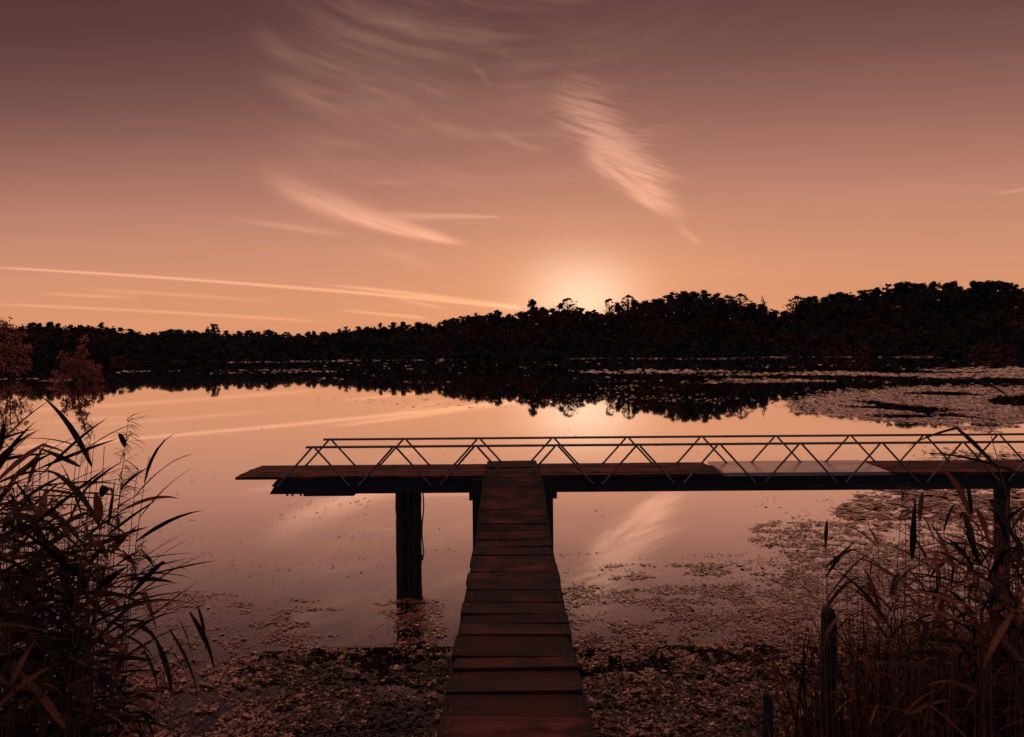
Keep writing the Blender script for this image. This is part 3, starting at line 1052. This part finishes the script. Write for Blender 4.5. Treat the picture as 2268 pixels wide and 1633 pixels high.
def reed(base, tip, rnd, label, group, n_leaf=8, L=(0.24, 0.42), W=(0.014, 0.026), sag=0.06, plume=0.0, t0=0.25,
         dry=0.25, lean=None, spread=1.0, droop=(0.4, 1.5), r0=0.0045, rise=(0.2, 1.1)):
    base, tip = Vector(base), Vector(tip)
    r = thing("reed", base, label, "reed", group)
    b0, b2 = Vector((0, 0, 0)), tip - base
    b1 = b0.lerp(b2, 0.55) + Vector((-b2.x * 0.28, -b2.y * 0.2, sag + 0.22 * abs(b2.x)))
    pt = lambda t: b0 * (1 - t) ** 2 + b1 * 2 * t * (1 - t) + b2 * t * t
    mb = MB()
    mb.tube([pt(i / 9) for i in range(10)], [r0 * (1 - 0.72 * i / 9) for i in range(10)], 5)
    mb.build("stem", M_stem, r, local=Vector((0, 0, 0)), smooth=True)
    mb = MB()
    for i in range(n_leaf):
        t = t0 + (0.985 - t0) * (i + rnd.random() * 0.7) / n_leaf
        p = pt(t)
        sgn = 1 if (i % 2 == 0) else -1
        if lean is not None and rnd.random() < 0.6:
            sgn = lean
        az = rnd.gauss(0, 0.75 * spread) + (0 if sgn > 0 else math.pi)
        el = rnd.uniform(*rise) * (0.6 + 0.6 * t)
        d = Vector((math.cos(az) * math.cos(el), math.sin(az) * math.cos(el), math.sin(el)))
        kk = (rnd.uniform(0.3, 0.6), rnd.uniform(0.5, 1.3)) if rnd.random() < 0.22 else None
        ribbon(mb, p, d, rnd.uniform(*L) * (1.0 - 0.25 * abs(t - 0.6)), rnd.uniform(*W), rnd.uniform(*droop),
               rnd.uniform(-1.0, 1.0), 1 if rnd.random() < dry else 0, kink=kk)
    if n_leaf:
        mb.build("foliage", [M_leaf, M_dry], r, local=Vector((0, 0, 0)), smooth=True)
    if plume:
        mb = MB()
        sgn = lean if lean else rnd.choice((-1, 1))
        for i in range(60):
            t = 1.0 - 0.16 * rnd.random() * plume
            p = pt(t)
            az = rnd.gauss(0, 0.8) + (0 if sgn > 0 else math.pi)
            el = rnd.uniform(-0.5, 1.0)
            d = Vector((math.cos(az) * math.cos(el), math.sin(az) * math.cos(el), math.sin(el)))
            ribbon(mb, p, d, rnd.uniform(0.05, 0.13) * plume, rnd.uniform(0.003, 0.006), rnd.uniform(0.6, 2.0), rnd.uniform(-1, 1), 0, seg=4)
        for i in range(26):
            t = 0.86 + 0.14 * rnd.random()
            p = pt(t)
            az, el = rnd.uniform(0, 6.28), rnd.uniform(-0.4, 0.9)
            d = Vector((math.cos(az) * math.cos(el), math.sin(az) * math.cos(el), math.sin(el)))
            ribbon(mb, p, d, rnd.uniform(0.03, 0.07) * plume, 0.005, 1.0, 0.5, 0, seg=3)
        mb.build("plume", M_plume, r, local=Vector((0, 0, 0)))
    return r


GL, GR = "reeds of the clump left of the walkway", "reeds of the clump right of the walkway"
LL = "tall dark leafy reed in the dense clump left of the walkway"
LR = "leafy brown reed in the dense clump right of the walkway"
LRS = "bare thin reed stalk in the clump right of the walkway"
LLS = "low dry reed at the foot of the clump left of the walkway"


def foot(px, Y, z=-0.12):
    u, _ = uv(px, 1500)
    return Vector((u * Y, Y, z))


rn = random.Random(21)
# --- heroes, left: tip pixel, depth, foot pixel
HL = [((285, 925), 3.9, 215, 1.25, 1, 7, "reed with a nodding feathery plume topping the clump left of the walkway"),
      ((12, 900), 3.7, -90, 1.3, 1, 8, "plumed reed half cut off by the edge, left of the pinkish shrub"),
      ((205, 935), 4.4, 150, 0.8, -1, 6, "slender reed with a sparse pale plume behind the leafy clump"),
      ((330, 1010), 3.6, 240, 0.0, 1, 9, "reed with a long leaf spearing up over the water beside the clump"),
      ((320, 1190), 3.3, 190, 0.0, 1, 7, "leaning reed whose long blade reaches out over open water"),
      ((210, 960), 3.4, 150, 0.0, -1, 9, "stout reed with dark upright top blades in the left clump")]
for tip, Yd, fx, pl, ln, nl, lab in HL:
    reed(foot(fx, Yd), at(tip[0], tip[1], Yd), rn, lab, GL, n_leaf=nl, plume=pl, lean=ln, L=(0.28, 0.50), W=(0.020, 0.033), dry=0.1)
# drooping broken reed over the weeds
br = reed(foot(215, 3.4), at(455, 1395, 3.1), rn, "broken pale reed bent low over the weeds with leaves hanging straight down", GL,
          n_leaf=0, sag=0.02, r0=0.0035)
mb = MB()
for px, py, ln_, tw in ((318, 1500, 0.17, 0.4), (345, 1478, 0.20, -0.5), (375, 1455, 0.26, 0.3), (398, 1436, 0.17, 0.9), (420, 1418, 0.22, -0.3), (438, 1405, 0.16, 0.4)):
    pw_ = at(px, py - 62, 3.2)
    ribbon(mb, pw_ - br.location, Vector((0.25 + 0.3 * rn.random(), -0.1, -0.75)), ln_ * 1.35, 0.028, 0.7, tw, 0)
ribbon(mb, at(430, 1400, 3.1) - br.location, Vector((1, 0.1, 0.05)), 0.17, 0.012, 0.25, 0.3, 0)
mb.build("foliage", [M_leaf, M_dry], br, local=Vector((0, 0, 0)), smooth=True)
# --- mass, left
for i in range(112):
    Yd = rn.uniform(2.7, 4.5)
    px = rn.triangular(-260, 315, 90)
    topy = rn.triangular(930, 1420, 1030) + max(0, px - 190) * 1.0
    tx = px + rn.gauss(0, 55) * 0.8
    tx = min(tx, 305)
    reed(foot(px - rn.uniform(0, 60), Yd), at(tx, topy, Yd), rn, LL, GL, n_leaf=rn.randint(7, 11),
         plume=0.9 if rn.random() < 0.13 else 0, dry=0.26, t0=0.2, lean=rn.choice((1, 1, -1)), spread=0.9,
         L=(0.26, 0.50), W=(0.022, 0.040), rise=(0.0, 0.8), droop=(0.1, 1.1))
for i in range(34):
    Yd = rn.uniform(2.5, 3.6)
    px = rn.uniform(-120, 290)
    reed(foot(px, Yd), at(px + rn.gauss(0, 50), rn.uniform(1330, 1560), Yd), rn, LLS, GL, n_leaf=rn.randint(5, 8), dry=0.55,
         L=(0.16, 0.32), t0=0.1, droop=(0.5, 2.2))

# --- heroes, right
HR = [((2195, 965), 2.5, 2420, 0.0, -1, 5, "near reed bending in from the edge with broad blades across the rails"),
      ((2290, 905), 2.6, 2470, 0.0, -1, 6, "highest near reed with wide dark blades over the end of the jetty"),
      ((2038, 1105), 3.4, 2030, 0.0, 1, 6, "reed with one thick furled dark blade standing upright below the jetty"),
      ((1828, 1195), 3.8, 1835, 0.0, 1, 10, "tufted reed with stiff dark leaves directly above the tall stake"),
      ((2000, 1075), 4.0, 1965, 0.9, 1, 4, "slim reed with a small rusty plume against the jetty girder"),
      ((2140, 1060), 3.2, 2190, 0.0, -1, 6, "arching reed with long thin blades in front of the single pile")]
for tip, Yd, fx, pl, ln, nl, lab in HR:
    reed(foot(fx, Yd), at(tip[0], tip[1], Yd), rn, lab, GR, n_leaf=nl, plume=pl, lean=ln, L=(0.26, 0.44),
         W=(0.016, 0.028) if Yd > 3 else (0.02, 0.03), dry=0.15, t0=0.45)
for (tip, Yd, fx) in (((2030, 1118), 3.4, 2030),):
    rr_ = [o for o in COL.objects if o.get("label", "").startswith("reed with one thick")][0]
    mb = MB()
    for a_ in (0.0, 1.1):
        ribbon(mb, at(2020, 1240, 3.4) - rr_.location, Vector((0.06, 0.02, 1)), 0.30, 0.040, 0.05, a_, 0)
    mb.build("furled_leaf", [M_leaf], rr_, local=Vector((0, 0, 0)), smooth=True)
# --- mass, right
for i in range(130):
    Yd = rn.uniform(2.9, 4.8)
    px = rn.triangular(1850, 2480, 2330)
    topy = rn.triangular(1110, 1500, 1200) - max(0, px - 2080) * 0.36 + max(0, 1960 - px) * 0.9
    tx = px + rn.gauss(0, 45)
    reed(foot(px + rn.uniform(-20, 50), Yd), at(tx, topy, Yd), rn, LR, GR, n_leaf=rn.randint(6, 10),
         plume=0.7 if rn.random() < 0.05 else 0, dry=0.45, t0=0.2, lean=rn.choice((1, -1, -1)), spread=1.1,
         L=(0.20, 0.40), W=(0.014, 0.028))
for i in range(60):
    Yd = rn.uniform(3.2, 5.0)
    px = rn.triangular(1745, 2300, 1880)
    topy = rn.uniform(1190, 1500) + max(0, 1850 - px) * 0.6
    reed(foot(px, Yd), at(px + rn.gauss(0, 14), topy, Yd), rn, LRS, GR, n_leaf=rn.choice((0, 0, 1, 2, 3)), dry=0.5, t0=0.35, sag=0.01,
         L=(0.10, 0.22), W=(0.007, 0.013), r0=0.0032)


# thin tangle at the foot of both clumps, past counting
def blades(name, n, f_pos, hgt, label, seed):
    g = np.random.default_rng(seed)
    P = f_pos(g, n)
    h = hgt[0] + (hgt[1] - hgt[0]) * g.random(n) ** 1.4
    az = g.random(n) * 6.283
    ln = g.normal(0, 0.28, n)
    d = np.stack([np.cos(az) * ln, np.sin(az) * ln, np.ones(n)], 1)
    w = (0.002 + 0.006 * g.random(n) ** 2)[:, None]
    ph = g.random(n) * 3.14
    s_ = np.stack([np.cos(ph), np.sin(ph), np.zeros(n)], 1) * w
    bend = np.stack([np.cos(az), np.sin(az), -np.abs(g.normal(0, 0.5, n))], 1) * (h * np.abs(g.normal(0, 0.25, n)))[:, None]
    rows = []
    for f, wf in ((0, 1), (0.4, 1), (0.75, 0.8), (1.0, 0.12)):
        c_ = P + d * (h * f)[:, None] + bend * f * f
        rows += [c_ - s_ * wf, c_ + s_ * wf]
    v = np.stack(rows, 1).reshape(-1, 3)
    b0 = (np.arange(n) * 8)[:, None]
    q = np.concatenate([b0 + np.array([[0, 1, 3, 2]]), b0 + np.array([[2, 3, 5, 4]]), b0 + np.array([[4, 5, 7, 6]])], 1).reshape(-1, 4)
    mi = np.repeat((g.random(n) < 0.35).astype(int) + (g.random(n) < 0.2), 3)
    o = np_mesh(name, v, q, [M_leaf, M_dry, M_stem], None, np.clip(mi, 0, 2))
    return tag(o, label, "undergrowth", kind="stuff")


def pos_left(g, n):
    Yd = 2.3 + 2.1 * g.random(n)
    px = 330 - 560 * g.random(n) ** 0.8 - (Yd - 2.3) * 10
    return np.stack([(px - CX) / F * Yd, Yd, np.full(n, -0.12)], 1)


def pos_right(g, n):
    Yd = 2.5 + 2.4 * g.random(n)
    px = 1770 + 660 * g.random(n) ** 0.75 + 40 * g.normal(size=n)
    return np.stack([(px - CX) / F * Yd, Yd, np.full(n, -0.12)], 1)


blades("reed_undergrowth", 2600, pos_left, (0.10, 0.62), "tangle of thin dark and dry blades at the foot of the reeds left of the walkway", 31)
blades("reed_undergrowth", 6500, pos_right, (0.20, 1.15), "tangle of thin upright brown stalks at the foot of the reeds right of the walkway", 32)


# ------------------------------------------------------------------ floating weeds
def ell(px, py, cx, cy, rx, ry, soft=0.35):
    d = np.sqrt(((px - cx) / rx) ** 2 + ((py - cy) / ry) ** 2)
    return 1 - sstep(1 - soft, 1 + soft, d)


def density(px, py, X, Y):
    n_big = fbm(X * 0.9, Y * 0.55, 41, 4)
    n_row = fbm(X * 1.1, Y * 2.6, 47, 4)
    n_fine = fbm(X * 4.2, Y * 6.0, 57, 4)
    d = np.zeros_like(px)
    # left of the walkway
    L_ = (px < 1010)
    near = sstep(1400, 1500, py + (n_big - 0.5) * 220 + np.where(px < 560, 60, 0))
    d = np.where(L_, np.maximum(d, near * (0.30 + 0.9 * (n_row > 0.49)) * np.interp(px, [560, 700], [0.9, 1.0])), d)
    d = np.where(L_ & (px > 640), np.maximum(d, 0.8 * sstep(1455, 1500, py)), d)
    for c_ in ((420, 1345, 130, 34), (690, 1362, 80, 16), (700, 1328, 55, 6), (905, 1340, 75, 30), (590, 1400, 150, 26), (930, 1400, 60, 50), (420, 1400, 110, 40)):
        d = np.where(L_, np.maximum(d, ell(px, py, *c_) * 0.95 * (n_row > 0.44)), d)
    d = np.where(L_ & (py > 1150), np.maximum(d, 0.02 + 0.07 * (n_row > 0.56)), d)
    # right of the walkway
    R_ = (px > 1240)
    edge = 1372 - np.clip((px - 1240) / 420, 0, 1) * 105 - np.clip((px - 1640) / 60, 0, 1) * 60
    near = sstep(-40, 100, py - edge + (n_big - 0.5) * 150)
    d = np.where(R_, np.maximum(d, near * (0.62 + 0.7 * (n_row > 0.44))), d)
    d = np.where(R_ & (py > 1225), np.maximum(d, 0.02 + 0.22 * (n_row > 0.57)), d)
    for c_ in ((1765, 1185, 110, 34), (1850, 1210, 120, 60), (1395, 1268, 80, 20), (1300, 1335, 90, 40), (1560, 1262, 120, 14), (1480, 1330, 140, 34)):
        d = np.where(R_, np.maximum(d, ell(px, py, *c_, 0.2) * (0.9 if c_[0] > 1700 else 0.55) * (n_row > 0.36)), d)
    right = sstep(-30, 40, px - (1905 - (py - 1095) * 0.8) + (n_big - 0.5) * 120) * (py > 1060)
    d = np.maximum(d, right * (0.75 + 0.3 * (n_row > 0.45)))
    band = sstep(1985, 2140, px) * sstep(985, 1012, py + (n_big - 0.5) * 30) * (py <= 1062)
    d = np.maximum(d, band * 0.8)
    return d * np.where(n_fine > np.interp(py, [1380, 1500], [0.44, 0.47]), 1.0, np.interp(py, [1380, 1500], [0.24, 0.2]))


def leaves(name, P, size, mats, mi, label, seed, tilt=0.30, lift=0.02, fold=0.18, rose=None):
    g = np.random.default_rng(seed)
    n = len(P)
    az = g.random(n) * 6.283
    if rose is not None:
        az = np.where(rose >= 0, rose, az)
    nrm = np.stack([g.normal(0, 1, n) * tilt, g.normal(0, 1, n) * tilt, np.ones(n)], 1)
    if rose is not None:
        up_ = np.where(rose >= 0, 0.04 + 0.26 * g.random(n), 0.0)
        nrm[:, 0] -= np.cos(az) * up_
        nrm[:, 1] -= np.sin(az) * up_
    nrm /= np.linalg.norm(nrm, axis=1)[:, None]
    a = np.stack([np.cos(az), np.sin(az), np.zeros(n)], 1)
    a -= nrm * (a * nrm).sum(1)[:, None]
    a /= np.linalg.norm(a, axis=1)[:, None]
    b = np.cross(nrm, a)
    wv = size * (0.34 + 0.58 * g.random(n))
    tpl = [(-1.0, 0, 0), (-0.45, 0.95, 1), (0.55, 0.85, 1), (1.0, 0, 0), (0.55, -0.85, 1), (-0.45, -0.95, 1)]
    fo_ = fold * g.normal(0.4, 1.0, n)
    vs_ = []
    for u_, w_, k_ in tpl:
        vs_.append(P + a * (u_ * size)[:, None] + b * (w_ * wv)[:, None] + nrm * (k_ * fo_ * size)[:, None])
    v = np.stack(vs_, 1)
    low = v[:, :, 2].min(1)
    v[:, :, 2] += (np.maximum(WL + 0.004 - low, 0) + g.random(n) ** 2 * lift)[:, None]
    b0 = (np.arange(n) * 6)[:, None]
    q = np.concatenate([b0 + np.array([[0, 3, 2, 1]]), b0 + np.array([[0, 5, 4, 3]])], 1).reshape(-1, 4)
    o = np_mesh(name, v.reshape(-1, 3), q[:, ::-1], mats, None, np.repeat(mi, 2))
    return tag(o, label, "water weed", kind="stuff")


def sample(n, x0, x1, y0, y1, g):
    px, py = x0 + (x1 - x0) * g.random(n), y0 + (y1 - y0) * g.random(n)
    u = (px - CX) / F
    v = (HZ - py) / F
    X_ = u * math.cos(ROLL) + v * math.sin(ROLL)
    Z_ = -u * math.sin(ROLL) + v * math.cos(ROLL)
    Yd = (WL - CAMZ) / Z_
    return px, py, X_ * Yd, Yd


g = np.random.default_rng(77)
PS, SZ, DK = [], [], []
for (x0, x1, y0, y1, n, base_sz) in ((-560, 1010, 1150, 1760, 150000, 0.0128), (1240, 3000, 1150, 1760, 250000, 0.0128), (1600, 3000, 985, 1150, 45000, 0.028)):
    px, py, X_, Y_ = sample(n, x0, x1, y0, y1, g)
    dn = density(px, py, X_, Y_)
    keep = g.random(n) < dn
    X_, Y_ = X_[keep], Y_[keep]
    sf = 0.42 + 0.5 * np.minimum(dn[keep] * 2.0, 1.0)
    # leave the walkway's own footprint clear of surface leaves standing through it
    PS.append(np.stack([X_, Y_, np.full(len(X_), WL + 0.004)], 1))
    kx, ky = px[keep], py[keep]
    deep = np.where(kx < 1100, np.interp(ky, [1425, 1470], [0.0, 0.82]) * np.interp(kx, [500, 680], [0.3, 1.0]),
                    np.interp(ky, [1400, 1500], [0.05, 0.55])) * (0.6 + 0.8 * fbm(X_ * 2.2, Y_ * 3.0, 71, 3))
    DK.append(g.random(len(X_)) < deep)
    SZ.append(np.clip(sf * base_sz * (0.5 + 0.9 * g.random(len(X_)) ** 1.5) * np.clip(Y_ / 5.5, 0.8, 2.2), 0.007, 0.12))
P, sz = np.concatenate(PS), np.concatenate(SZ)
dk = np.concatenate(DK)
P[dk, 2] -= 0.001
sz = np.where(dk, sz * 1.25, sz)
# many of the nearer plants are rosettes of leaves spreading from one crown
sz = np.minimum(sz * np.exp(g.normal(0, 0.26, len(sz))), np.where(P[:, 1] < 8.0, 0.026, 1.0))
rosette = (~dk) & (P[:, 1] < 6.5) & (g.random(len(P)) < 0.16)
ci = np.where(rosette)[0]
kr = 7
ang = (np.arange(kr)[None, :] * 6.283 / kr + g.random((len(ci), 1)) * 6.28 + g.normal(0, 0.2, (len(ci), kr)))
rs = sz[ci][:, None] * (0.8 + 0.5 * g.random((len(ci), kr)))
RP = P[ci][:, None, :] + np.stack([np.cos(ang) * rs, np.sin(ang) * rs, np.zeros_like(rs)], -1)
drop = rosette | ((~dk) & (P[:, 1] < 6.5) & (g.random(len(P)) < 0.45))
rose = np.concatenate([np.full((~drop).sum(), -1.0), ang.ravel() % 6.2832])
P = np.concatenate([P[~drop], RP.reshape(-1, 3)])
sz = np.concatenate([sz[~drop], rs.ravel()])
dk = np.concatenate([dk[~drop], np.zeros(rs.size, bool)])
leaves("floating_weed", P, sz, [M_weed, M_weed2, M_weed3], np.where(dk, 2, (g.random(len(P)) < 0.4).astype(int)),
       "ragged floating leaves and weed crowding the near water round the walkway", 78, np.clip(0.30 - (P[:, 1] - 3.4) * 0.06, 0.06, 0.30), np.clip(0.03 - (P[:, 1] - 3.4) * 0.006, 0.004, 0.03),
       np.clip(0.26 - (P[:, 1] - 3.4) * 0.06, 0.02, 0.26), rose)

# far mats of weed: flat irregular rafts lying on the water
g = np.random.default_rng(90)
PS, SZ = [], []


def far_patch(n, x0, x1, y0, y1, fn, sz0):
    px, py, X_, Y_ = sample(n, x0, x1, y0, y1, g)
    keep = g.random(n) < fn(px, py, X_, Y_)
    X_, Y_ = X_[keep], Y_[keep]
    PS.append(np.stack([X_, Y_, np.full(len(X_), WL + 0.01)], 1))
    SZ.append(np.clip(sz0 * (0.5 + g.random(len(X_))) * Y_ / 60, 0.03, 2.0))


hz = lambda px: HZ - 0.0075 * (px - CX)
# big pale mat on the right
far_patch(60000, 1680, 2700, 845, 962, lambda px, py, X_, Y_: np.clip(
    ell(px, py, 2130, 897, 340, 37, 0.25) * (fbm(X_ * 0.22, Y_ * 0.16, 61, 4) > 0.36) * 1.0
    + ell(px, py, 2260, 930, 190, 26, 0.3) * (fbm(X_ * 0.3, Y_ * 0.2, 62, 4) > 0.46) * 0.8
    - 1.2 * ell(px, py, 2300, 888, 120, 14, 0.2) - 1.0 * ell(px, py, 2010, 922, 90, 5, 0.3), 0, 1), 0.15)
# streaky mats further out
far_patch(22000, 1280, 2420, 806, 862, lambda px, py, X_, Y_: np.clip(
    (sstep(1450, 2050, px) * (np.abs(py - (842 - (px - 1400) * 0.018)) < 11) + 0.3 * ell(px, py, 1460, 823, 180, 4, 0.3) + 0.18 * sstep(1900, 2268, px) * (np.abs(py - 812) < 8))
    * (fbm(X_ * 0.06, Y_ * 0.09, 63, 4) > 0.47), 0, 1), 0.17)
# scattered rafts through the dark reflection
far_patch(9000, -60, 2300, 800, 935, lambda px, py, X_, Y_: (fbm(X_ * 0.11, Y_ * 0.16, 64, 4) > 0.62) * 0.45 * sstep(520, 800, px) * (py < 925), 0.12)
# thin line of weed along the far shore, and bands off the left shore
far_patch(5000, 500, 2400, 790, 803, lambda px, py, X_, Y_: np.where(np.abs(py - (hz(px) + 11.5 + 1.5 * np.sin(px * 0.013))) < 1.6, 0.8, 0.0) * (fbm(X_ * 0.02, Y_ * 0.02, 65, 3) > 0.42), 0.16)
far_patch(5000, -80, 760, 803, 848, lambda px, py, X_, Y_: np.clip((np.abs(py - 842) < 3) * (px < 160) + (np.abs(py - 826 + (px - 300) * 0.012) < 4) * (px > 260) * 0.5
          + (np.abs(py - 838) < 3) * (px > 420) * 0.5, 0, 1) * (fbm(X_ * 0.07, Y_ * 0.1, 66, 3) > 0.45), 0.13)
# specks on the open water in front of the jetty and beyond it
far_patch(1500, 300, 1900, 890, 1150, lambda px, py, X_, Y_: (fbm(X_ * 0.6, Y_ * 0.5, 67, 3) > 0.66) * 0.9, 0.07)
P, sz = np.concatenate(PS), np.concatenate(SZ)
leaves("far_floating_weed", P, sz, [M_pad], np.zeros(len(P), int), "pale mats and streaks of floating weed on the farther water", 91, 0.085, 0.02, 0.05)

# ------------------------------------------------------------------ render settings
scene.view_settings.view_transform = "Standard"
scene.view_settings.look = "None"
scene.view_settings.exposure = 0.0
scene.view_settings.gamma = 1.0
scene.view_settings.use_curve_mapping = False
scene.render.engine = "CYCLES"
scene.cycles.use_denoising = True
scene.cycles.max_bounces = 6
scene.cycles.diffuse_bounces = 3
scene.cycles.glossy_bounces = 3
scene.cycles.transparent_max_bounces = 4
